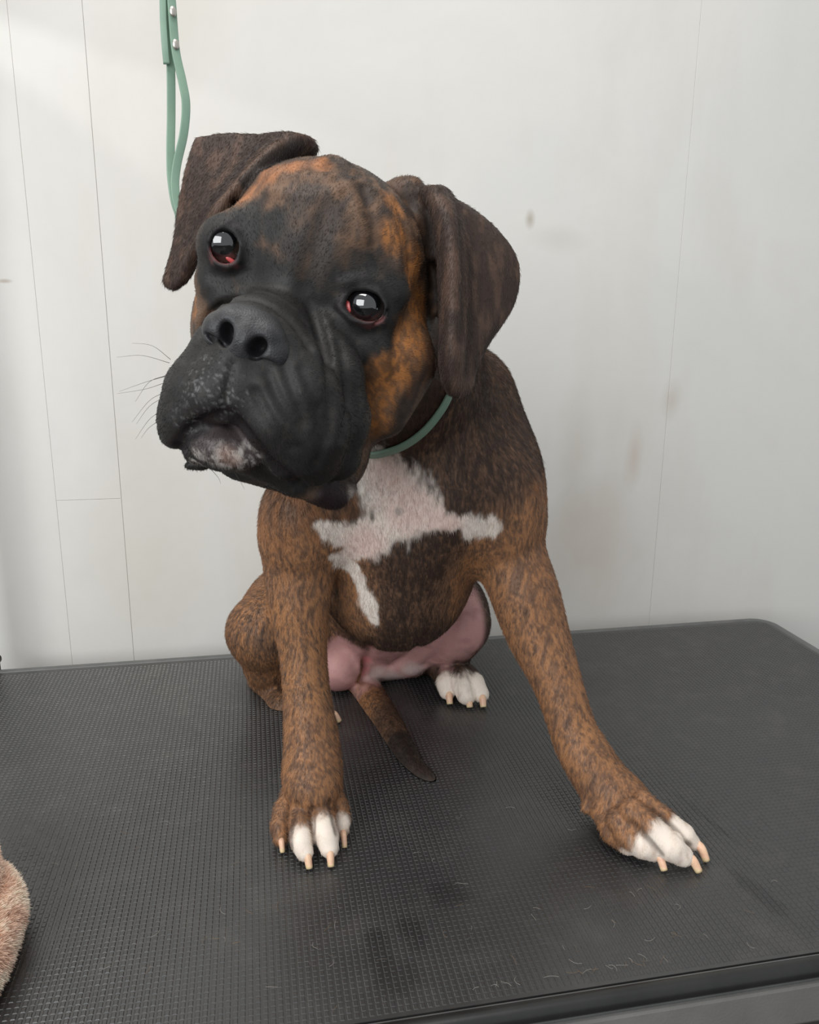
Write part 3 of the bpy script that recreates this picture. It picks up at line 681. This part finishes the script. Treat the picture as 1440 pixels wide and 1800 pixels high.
# white chest blaze
wh = stroke([(655, 805, 38), (672, 835, 46), (692, 865, 54), (706, 890, 56), (690, 915, 42)], [(700, 890, 50), (735, 890, 40), (750, 905, 28)], [(740, 905, 32), (785, 915, 18), (815, 920, 16), (842, 925, 24), (866, 930, 16)],
            [(690, 920, 30), (650, 945, 34), (612, 945, 26), (580, 932, 18), (558, 922, 9)], [(640, 955, 32), (612, 972, 20), (585, 978, 9)], [(600, 985, 16), (626, 1005, 18), (640, 1035, 13), (650, 1065, 18), (658, 1092, 9)])
ww = spheres(wh, .34, 1.1, 190); ww *= 1-spheres(hs([(598, 890, 18), (618, 898, 16), (760, 968, 36)]), .3, .4)
col = lay(col, ww*(1-.25*sst(.5, .7, s2_)), WH)
col = lay(col, ww*spheres(hs([(720, 890, 50), (690, 830, 40), (640, 955, 40), (780, 915, 40)]), .6, .4)*.55, lin(216, 182, 172))
col = lay(col, spheres(hs([(701, 898, 8)]), .4, .2)*.6, lin(150, 140, 135))
# bare pink groin and inner thighs
gr = spheres(hs([(610, 1150, 44), (590, 1185, 40), (640, 1160, 44), (690, 1150, 44), (735, 1130, 44), (770, 1110, 54), (815, 1045, 34), (795, 1110, 40), (830, 1070, 30), (760, 1150, 40), (700, 1185, 36), (720, 1165, 40), (660, 1180, 30), (600, 1205, 34), (580, 1215, 26), (620, 1185, 34)]), .3, .25)
gr = np.maximum(gr, spheres([(A(800, 1075, .86), .058), (A(775, 1120, .88), .040)], .25, .25)*(1-spheres(hs([(846, 1140, 24), (800, 1178, 20)]), .4, .4)))
gr *= sst(.006, .011, RIB.f(V))*sst(.80, .83, V[:, 1])
gr *= 1-sst(.45, .8, NRM@EX)
col = lay(col, gr*.92, lin(200, 152, 148)); col = lay(col, gr*sst(.5, .7, fbm(V, 60, 3, 61))*.5, lin(160, 114, 112)); col = lay(col, gr*spheres(hs([(640, 1160, 12), (642, 1180, 10), (650, 1135, 8)]), .6, .2)*.6, lin(214, 120, 122))
col = lay(col, spheres(hs([(690, 1190, 22), (660, 1185, 18), (725, 1178, 18)]), .7, .5)*.6, lin(226, 210, 204))
# toes
def balls(pts): return [(TJ(x, y, h, r)) for x, y, h, r in pts]
tw = spheres(balls([(530, 1480, .020, 24), (536, 1497, .012, 24), (534, 1466, .026, 16), (570, 1458, .026, 24), (576, 1480, .018, 28), (579, 1492, .012, 22), (601, 1448, .016, 17), (602, 1460, .010, 13)]), .45, .6, 260)
tw = np.maximum(tw, spheres(balls([(1132, 1486, .017, 28), (1110, 1488, .012, 20), (1148, 1496, .0115, 26), (1158, 1468, .03, 26), (1180, 1488, .02, 34), (1200, 1504, .012, 26), (1190, 1456, .028, 22), (1206, 1470, .021, 24), (1219, 1482, .013, 18)]), .35, .5, 260))
tw = np.maximum(tw, spheres(balls([(788, 1206, .02, 24), (815, 1208, .02, 26), (842, 1208, .02, 26), (790, 1218, .012, 20), (822, 1224, .012, 22), (847, 1222, .012, 20), (577, 1258, .01, 16)]), .3, .4, 260))
tw *= 1-spheres(balls([(497, 1440, .02, 26), (492, 1465, .012, 24)]), .3, .4)
col = lay(col, tw, lin(240, 226, 212))
col = lay(col, spheres(balls([(596, 1470, .014, 15), (1172, 1490, .012, 14), (601, 1452, .012, 12)]), .5, .3)*.6, lin(226, 176, 160))
gp = np.max([polyw([skin(x, y, body) for x, y in pl], .0012, .0042) for pl in GAPS[:5]], 0)
col = lay(col, gp*.6, lin(60, 42, 34))  # shade in the gaps between toes, painted as darker coat
col = lay(col, spheres(balls([(520, 1432, .024, 14), (550, 1440, .024, 14), (530, 1440, .03, 18), (566, 1428, .032, 16)]), .6, .5)*.55, lin(70, 54, 46))
# tail: dark tip
col = lay(col, polyw([TAIL[-1][0], TAIL[-2][0], TAIL[-3][0]], .022, .034)*.8, lin(44, 38, 36))
# eye rims
for s in 'lr':
    col = lay(col, (1-sst(.004, .008, line_d(V, [HP(x, y, .1) for x, y in lids[s]])))*.75, lin(26, 23, 24))
    lo3 = {'l': [(374, 440), (380, 458), (398, 465), (413, 462)], 'r': [(602, 545), (622, 561), (648, 568), (668, 559)]}[s]
    col = lay(col, (1-sst(.0016, .0046, line_d(V, [HP(x, y, -.1) for x, y in lo3])))*(.5 if s == 'l' else .25), lin(186, 104, 104))
COL = np.clip(col, 0, 1)
print('coat', '%.1f s' % (time.time()-T0))

# ------------------------------------------------------------------ short coat of hair
def flow():
    tip = H(-.3, -4, 8.5); hd_ = V-tip; hd_ /= np.linalg.norm(hd_, axis=1)[:, None]
    bd = np.tile(np.array([0.0, .15, -1.0]), (len(V), 1))
    tl = unit(TAIL[-1][0]-TAIL[0][0]); bd = bd*(1-wTL[:, None])+tl*wTL[:, None]
    d = hd_*inhead[:, None]+bd*(1-inhead[:, None]); d = d*(1-we[:, None])+(-HU*1.0+np.array([0, 0, -.3]))*we[:, None]
    d = d+.25*np.stack([vnoise(V, 40, 70+i)-.5 for i in range(3)], 1)
    d = d-NRM*(d*NRM).sum(1)[:, None]; return d/(np.linalg.norm(d, axis=1)[:, None]+1e-9)
def make_fur(name, V, Q, Nn, D, Cc, n, length, lift, rad, parent, skip=None):
    e1, e2 = V[Q[:, 1]]-V[Q[:, 0]], V[Q[:, 3]]-V[Q[:, 0]]; ar = np.linalg.norm(np.cross(e1, e2), axis=1)
    if skip is not None: ar = ar*(skip[Q].mean(1))
    pick = rng.choice(len(Q), n, p=ar/ar.sum()); a, b = rng.random((2, n, 1)); q = Q[pick]
    bl = lambda X: (X[q[:, 0]]*(1-a)+X[q[:, 1]]*a)*(1-b)+(X[q[:, 3]]*(1-a)+X[q[:, 2]]*a)*b
    p, nn, dd, cc = bl(V), bl(Nn), bl(D), bl(Cc); ln = (length[q].mean(1) if isinstance(length, np.ndarray) else np.full(n, length))[:, None]*rng.uniform(.6, 1.25, (n, 1))
    dd = dd+rng.normal(0, .11, (n, 3)); lf = (lift[q].mean(1)[:, None] if isinstance(lift, np.ndarray) else lift)*rng.uniform(.6, 1.6, (n, 1)); k = 4; pts = np.zeros((n, k, 3))
    for i in range(k):
        s_ = i/(k-1); pts[:, i] = p-nn*.0003+ln*(dd*s_+nn*lf*(s_-.45*s_*s_)*1.6)
    cc = np.clip(cc*rng.uniform(.72, 1.38, (n, 1)), 0, 1)
    h = bpy.data.hair_curves.new(name); h.add_curves([k]*n)
    h.attributes['position'].data.foreach_set('vector', pts.astype(np.float32).ravel())
    r = h.attributes.get('radius') or h.attributes.new('radius', 'FLOAT', 'POINT')
    r.data.foreach_set('value', np.tile(np.array([1, .9, .62, .12])*rad, n).astype(np.float32))
    ca = h.attributes.new('coat', 'FLOAT_COLOR', 'POINT'); c4 = np.ones((n, k, 4), np.float32); c4[:, :, :3] = cc[:, None]; ca.data.foreach_set('color', c4.ravel())
    return link(bpy.data.objects.new(name, h), parent)

import bmesh
# ------------------------------------------------------------------ dog: meshes
m = N('coat', 0.55, 0.3); ca = m.node('ShaderNodeAttribute', 0, props={'attribute_name': 'coat'})
m.base(m.mix(0.25, ca, m.mix(1.0, ca, m.ramp(m.noise(900, 3, .7), [(.3, (.8,)*3), (.7, (1.0,)*3)]), 'MULTIPLY')))
m.bump(m.noise(700, 3, .6), .25, .0006); COAT_M = m.m
m = N('hair', 0.5, 0.35); m.base(m.node('ShaderNodeAttribute', 0, props={'attribute_name': 'coat'})); HAIR = m.m
m = N('nose_leather', 0.48, 0.4); vo = m.node('ShaderNodeTexVoronoi', 0, Vector=m.t_out('Object'), Scale=900.0)
m.base(m.ramp(m.noise(160, 4), [(.3, lin(42, 42, 43)), (.7, lin(57, 57, 59))])); m.bump(vo, .35, .0005); NOSE_M = m.m
m = N('claw', 0.38, 0.5, Subsurface_Weight=0.15); m.set(m.b, 'Subsurface Radius', (.004, .002, .001)); m.set(m.b, 'Subsurface Scale', 1.0)
m.base(m.ramp(m.noise(240, 3), [(.3, lin(226, 178, 152)), (.7, lin(240, 204, 170))])); CLAW_M = m.m
m = N('claw_tip', .4, .4); m.base(m.ramp(m.noise(300, 3), [(.3, lin(214, 186, 140)), (.7, lin(232, 208, 166))])); TIP_M = m.m
m = N('iris', 0.03, 1.0, Coat_Weight=1.0, Coat_Roughness=0.01, Coat_IOR=1.7)
lo_ = m.node('ShaderNodeSeparateXYZ', 2, i0=m.t_out('Object')); m.base(m.ramp(m.math('MULTIPLY', lo_, 1/.0155), [(.0, lin(100, 88, 84)), (.36, lin(70, 60, 57)), (.42, lin(20, 15, 13)), (.5, lin(60, 44, 35)), (.70, lin(48, 38, 33)), (.76, (.006, .006, .007)), (1, (.004, .004, .005))])); EYE_M = m.m
m = N('red_haw', 0.25, 0.5, Subsurface_Weight=0.2); m.set(m.b, 'Subsurface Scale', .003); m.base(m.ramp(m.noise(500, 3), [(.3, lin(176, 56, 60)), (.7, lin(214, 104, 104))])); HAW = m.m
m = N('wet_lip', 0.18, 0.6); m.base(m.ramp(m.noise(260, 4, .7), [(.42, lin(30, 22, 24)), (.6, lin(70, 46, 48))])); m.bump(m.noise(300, 3), .5, .001); LIP = m.m

dog = empty('dog', tuple(A(650, 1200, .93)*[1, 1, 0]+[0, 0, TOP]))
tag(dog, 'brindle dog with black mask and white chest sitting on the black grooming table', 'dog')
bodyo = mesh_obj('body', V, Q, COAT_M)
at_ = bodyo.data.attributes.new('coat', 'FLOAT_COLOR', 'POINT'); c4 = np.ones((len(bodyo.data.vertices), 4), np.float32); c4[:, :3] = COL; at_.data.foreach_set('color', c4.ravel())
parent_keep(bodyo, dog)
nose = parent_keep(mesh_obj('nose', NV, NQ, NOSE_M), dog); nose['label'] = 'black leathery nose'
print('hair %.1f s' % (time.time()-T0))
LEN = (.0048-.0022*inhead*(1-we)-.0012*we)*(1-.45*tw)*(1-.2*np.maximum(wLF, wRF)); LEN = LEN*(1-.55*gr)*(1-.3*spheres([(H(-.3, -5, 6), .05)], .4, .1))
SK = (1+1.3*inhead)*(1-np.clip(.75*gr+(V[:, 2] < TOP+.0035)+sst(.0, .0045, .0055-np.min([line_d(V, [HP(x, y, .1) for x, y in lids[s]]) for s in 'lr'], 0)), 0, 1))
D_ = flow(); LIFT = .26-.10*we-.12*tw-.10*inhead*(1-we)
if FUR:
    fur = make_fur('fur', V, Q, NRM, D_, COL, FUR, LEN, LIFT, .00011, None, SK); fur.data.materials.append(HAIR); parent_keep(fur, dog)
    fur['kind'] = 'stuff'; fur['label'] = 'short brindle coat'
# eyes
def attach(o, mw): o.parent = dog; o.matrix_basis = Matrix.Translation(-dog.location)@mw
def sphere_obj(name, r, mat, seg=32):
    bm = bmesh.new(); bmesh.ops.create_uvsphere(bm, u_segments=seg, v_segments=seg*3//4, radius=r)
    me = bpy.data.meshes.new(name); bm.to_mesh(me); bm.free(); me.polygons.foreach_set('use_smooth', [True]*len(me.polygons)); me.materials.append(mat)
    return bpy.data.objects.new(name, me)
for s, look in (('l', (-.12, .12, 1)), ('r', (.10, .08, 1))):
    c, r_ = EYE[s]; e = link(sphere_obj('eye', r_, EYE_M)); z = unit(HM@np.array(look)); x = unit(np.cross(HU, z)); y = np.cross(z, x)
    mw = Matrix(((x[0], y[0], z[0], c[0]), (x[1], y[1], z[1], c[1]), (x[2], y[2], z[2], c[2]), (0, 0, 0, 1)))
    for v in e.data.vertices:                        # corneal bulge
        t_ = v.co.z/r_
        if t_ > .72: v.co *= 1+.10*(t_-.72)/.28
    attach(e, mw)
    e['label'] = 'dark glossy eye'
for sd, px, py, rx, ry, an in (('l', 408, 463, 11, 4, -8), ('r', 607, 541, 9, 13, 28)):
    e_, r_ = EYE[sd]; v_ = HP(px, py, -.1)-e_; c = e_+unit(v_)*max(r_*.99, min(np.linalg.norm(v_), r_*1.04)); k_ = pxm(c); o = sphere_obj('inner_eyelid', 1.0, HAW, 20); link(o)
    z = unit(v_*.6+HF*.012); x = unit(np.cross(HU, z)); y = np.cross(z, x); M3 = Matrix(np.stack([x, y, z], 1).tolist())
    mw = Matrix.Translation(c) @ (M3@Matrix.Rotation(math.radians(an), 3, 'Z')).to_4x4() @ Matrix.Diagonal((rx*k_, ry*k_, .0012, 1))
    attach(o, mw); o['label'] = 'red inner eyelid'
# claws: curved tapered horn with a blunt clipped end
for (p, r), tip, rc in CLAWS:
    if tip is None: continue
    e = G(tip[0], tip[1], .0022); k_ = pxm(e)
    st = p+(e-p)*.18+np.array([0, 0, .002]); st[2] = max(st[2], TOP+.007); mid = (st+e)/2+np.array([0, 0, .0035])
    P_ = catmull([st, mid, e], 6); w_ = rc*3.3*k_
    cl = sweep('claw', P_, circ(w_/2, 12, w_/2*1.15), (0, 0, 1), CLAW_M, None, np.linspace(1.12, .78, len(P_)))
    cl.data.materials.append(TIP_M)
    for f_ in cl.data.polygons:
        if f_.center[2] < TOP+.0055 and np.linalg.norm(np.array(f_.center)-e) < .007: f_.material_index = 1
    parent_keep(cl, dog)
# whiskers
WH_ = [((300, 632), (268, 608), (232, 603)), ((298, 638), (250, 625), (205, 628)), ((296, 660), (255, 672), (210, 688)), ((292, 660), (262, 672), (238, 706)), ((292, 672), (255, 684), (206, 692)), ((288, 690), (262, 705), (232, 742)), ((288, 698), (262, 715), (240, 745)), ((284, 722), (262, 738), (238, 772)), ((286, 735), (262, 752), (248, 770)), ((372, 826), (384, 840), (388, 850)), ((405, 820), (420, 842), (430, 860))]
m = N('whisker', .4, .4); m.base(lin(70, 66, 62)); WSK = m.m
for a_, b_, c_ in WH_:
    P_ = catmull([HP(*a_, 4.0), HP(*b_, 4.4), HP(*c_, 3.6)], 6)
    wk = sweep('whisker', P_, circ(.00016, 5), (0.2, 1, .3), WSK, None, np.linspace(1, .35, len(P_))); parent_keep(wk, dog)
# ------------------------------------------------------------------ sage green slip lead
m = N('sage_strap', 0.42, 0.45); m.base(m.ramp(m.noise(40, 3), [(.3, lin(118, 145, 127)), (.7, lin(128, 156, 137))])); m.bump(m.noise(500, 2), .1, .0004); SAGE = m.m
m = N('rivet_metal', 0.3, 0.5, Metallic=0.9); m.base(m.ramp(m.noise(60, 3), [(0.3, lin(196, 188, 178)), (0.7, lin(222, 214, 206))])); RIV = m.m
lead = empty('grooming_lead', tuple(A(300, 20, .775)))
tag(lead, 'sage green strap lead hanging from above and looped around the neck of the dog', 'lead')
NK = body+head
vis = [skin(x, y, body, .5) for x, y in ((787, 690), (772, 718), (746, 751), (716, 775), (684, 789), (650, 795))]
ax = unit(A(640, 560, .64)-A(725, 740, .755)); q0 = J(715, 712, .742, 1)[0]
er = unit(np.array([1.0, 0, 0])-ax*ax[0]); eb = np.cross(ax, er); eb = eb if eb[1] > 0 else -eb
sa, sb = (vis[-1]-q0)@ax, (vis[0]-q0)@ax
ring_ = [p+unit((p-q0)-ax*((p-q0)@ax))*.0028 for p in vis]
for dg in (236, 214, 192, 170, 148, 126, 104, 82, 60, 38, 16):
    a_ = math.radians(dg); f_ = (238-dg)/238; c_ = q0+ax*(sa+(sb-sa)*f_); d_ = er*math.cos(a_)+eb*math.sin(a_); r = BV.ray_cast(tuple(c_), tuple(d_), .3)
    ring_.append(c_+d_*(min(max(r[3] if r[0] is not None else .085, .06), .115 if dg < 190 else .085)+.0035))
loop = catmull(ring_+[ring_[0]], 7)[:-1]
lp = sweep('neck_loop', loop, rrect(.0080, .0030, .001), [tuple(unit((p-q0)-ax*((p-q0)@ax))) for p in loop], SAGE, None, closed=True); parent_keep(lp, lead)
nape = loop[int(np.argmax(loop[:, 1]+.6*loop[:, 2]))]
def strap(pts, w_=.0072, t_=.0024, up=(.55, -1, 0.05), name='strap'):
    P_ = catmull(pts, 8); o = sweep(name, P_, rrect(w_, t_, .0007), up, SAGE, None); return parent_keep(o, lead)
top = A(291, -170, .775)
tail_ = [nape*.5+A(380, 470, .74)*.5, nape+np.array([0, .004, .004])]
strap([top+[0, 0, .028], A(291, -60, .775), A(294, 30, .774), A(300, 110, .772), A(301, 200, .77), A(300, 265, .765), A(302, 320, .76), A(313, 372, .755), A(345, 430, .75)]+tail_)
strap([top+[.004, -.003, .028], A(298, -60, .771), A(303, 20, .769), A(309, 90, .767), A(321, 145, .764), A(327, 185, .762), A(323, 235, .760), A(311, 290, .757), A(308, 330, .754), A(316, 372, .751), A(348, 432, .746)]+tail_)
strap([A(286, -40, .768), A(287, 30, .767), A(290, 80, .766), A(293, 113, .767)], .0055, .0024, (.15, -1, 0), 'strap_end')
for px, py in ((304, 20), (309, 78)):
    c = A(px, py, .7655); bm = bmesh.new(); bmesh.ops.create_uvsphere(bm, u_segments=20, v_segments=10, radius=1.0)
    me = bpy.data.meshes.new('rivet'); bm.to_mesh(me); bm.free(); me.materials.append(RIV); me.polygons.foreach_set('use_smooth', [True]*len(me.polygons))
    o = link(bpy.data.objects.new('rivet', me)); o.parent = lead
    z = unit([.45, -1, .0]); x = unit(np.cross([0, 0, 1.0], z)); y = np.cross(z, x)
    M4 = Matrix(((x[0], y[0], z[0], c[0]), (x[1], y[1], z[1], c[1]), (x[2], y[2], z[2], c[2]), (0, 0, 0, 1)))@Matrix.Diagonal((.0028, .0042, .0014, 1))
    o.matrix_basis = Matrix.Translation(-lead.location)@M4; o['label'] = 'pale metal rivet'

# ------------------------------------------------------------------ plush towel at the left
def TP(u, v, h): return EX*u+EY*v+np.array([0, 0, TOP+h])
TM = np.stack([EX, EY, [0, 0, 1.0]], 1)
def rbox(c, hx, hy, hz, r, rv, rz=0):
    M = TM@rot('Z', rz)
    def f(p):
        q = np.abs((p-c)@M); w = np.stack([q[:, 0]-hx+r, q[:, 1]-hy+r], 1); d2 = np.minimum(w.max(1), 0)+np.linalg.norm(np.maximum(w, 0), axis=1)-r
        w = np.stack([d2+rv, q[:, 2]-hz+rv], 1); return np.minimum(w.max(1), 0)+np.linalg.norm(np.maximum(w, 0), axis=1)-rv
    e = math.hypot(hx, hy); return Prim(np.asarray(c)-[e, e, hz], np.asarray(c)+[e, e, hz], f, .004)
TOW = [rbox(TP(-.2715, .520, .0235), .095, .088, .0225, .072, .021)]
TOW2 = [rbox(TP(-.276, .548, .051), .080, .062, .014, .050, .013, 20)]
tf = lambda P, mg: np.minimum(field(TOW, P, mg), field(TOW2, P, mg))
TV, TQ = polygonise(tf, TP(-.30, .57, 0)-np.array([.21, .17, .006]), TP(-.30, .57, 0)+np.array([.17, .17, .09]), .003)
TV[:, 2] = np.maximum(TV[:, 2], TOP+.0004)
m = N('plush', .9, .1, Sheen_Weight=.2); m.base(m.ramp(m.noise(30, 4), [(.3, lin(226, 194, 174)), (.7, lin(238, 210, 190))])); PLUSH = m.m
m = N('plush_pile', .8, .15); m.base(m.node('ShaderNodeAttribute', 0, props={'attribute_name': 'coat'})); PILE = m.m
tow = mesh_obj('towel', TV, TQ, PLUSH); tag(tow, 'folded pale pink plush towel lying at the left edge of the table', 'towel')
TN = vnormals(TV, TQ); td = TN*.9+np.stack([fbm(TV, 130, 2, 80+i)-.5 for i in range(3)], 1)*1.8+np.array([.15, -.2, -.25]); td /= np.linalg.norm(td, axis=1)[:, None]
tc = lay(np.tile(np.array(lin(232, 200, 180)), (len(TV), 1)), sst(.4, .65, fbm(TV, 90, 3, 91)), lin(232, 200, 178)) if len(TV) == len(V) else np.array(lin(232, 200, 180))+(np.array(lin(246, 224, 206))-np.array(lin(232, 200, 180)))*sst(.4, .65, fbm(TV, 90, 3, 91))[:, None]
pile = make_fur('pile', TV, TQ, TN, td, tc, 70000, .0030, .5, .00024, tow, (TV[:, 2] > TOP+.004).astype(float)); pile.data.materials.append(PILE); pile['kind'] = 'stuff'

# ------------------------------------------------------------------ loose hairs on the mat
def hairs(n):
    h = bpy.data.hair_curves.new('loose_hair'); k = 4; h.add_curves([k]*n); pts = np.zeros((n, k, 3)); cc = np.ones((n, k, 4), np.float32)
    for i in range(n):
        if i < n*.45: c = G(*[(1075, 1650), (960, 1720), (1120, 1600), (580, 1700), (890, 1700)][i % 5]); c = c+np.append(rng.normal(0, .035, 2), 0)
        else: c = G(rng.uniform(60, 1400), rng.uniform(1330, 1740))
        u, v = UV(c); u = min(max(u, U0+.03), U1-.03); v = min(max(v, V0+.025), V1-.03); c = TP(u, v, .0006)
        a = rng.uniform(0, 2*PI); ln = rng.uniform(.004, .011); bd = rng.normal(0, .35)
        for j in range(k):
            s_ = j/(k-1)-.5; aa = a+bd*s_*2; pts[i, j] = c+np.array([math.cos(aa), math.sin(aa), 0])*ln*s_+np.array([0, 0, .0006*rng.random()])
        cc[i, :, :3] = [lin(160, 154, 146), lin(130, 104, 76), lin(100, 94, 88)][rng.choice(3, p=[.35, .3, .35])]
    h.attributes['position'].data.foreach_set('vector', pts.astype(np.float32).ravel())
    r = h.attributes.get('radius') or h.attributes.new('radius', 'FLOAT', 'POINT'); r.data.foreach_set('value', np.full(n*k, .00008, np.float32))
    h.attributes.new('coat', 'FLOAT_COLOR', 'POINT').data.foreach_set('color', cc.ravel())
    h.materials.append(HAIR); o = link(bpy.data.objects.new('loose_hair', h)); return o
tag(hairs(130), 'short loose hairs scattered over the near part of the black mat', 'hair', kind='stuff')

print('scene built in %.1f s' % (time.time()-T0))
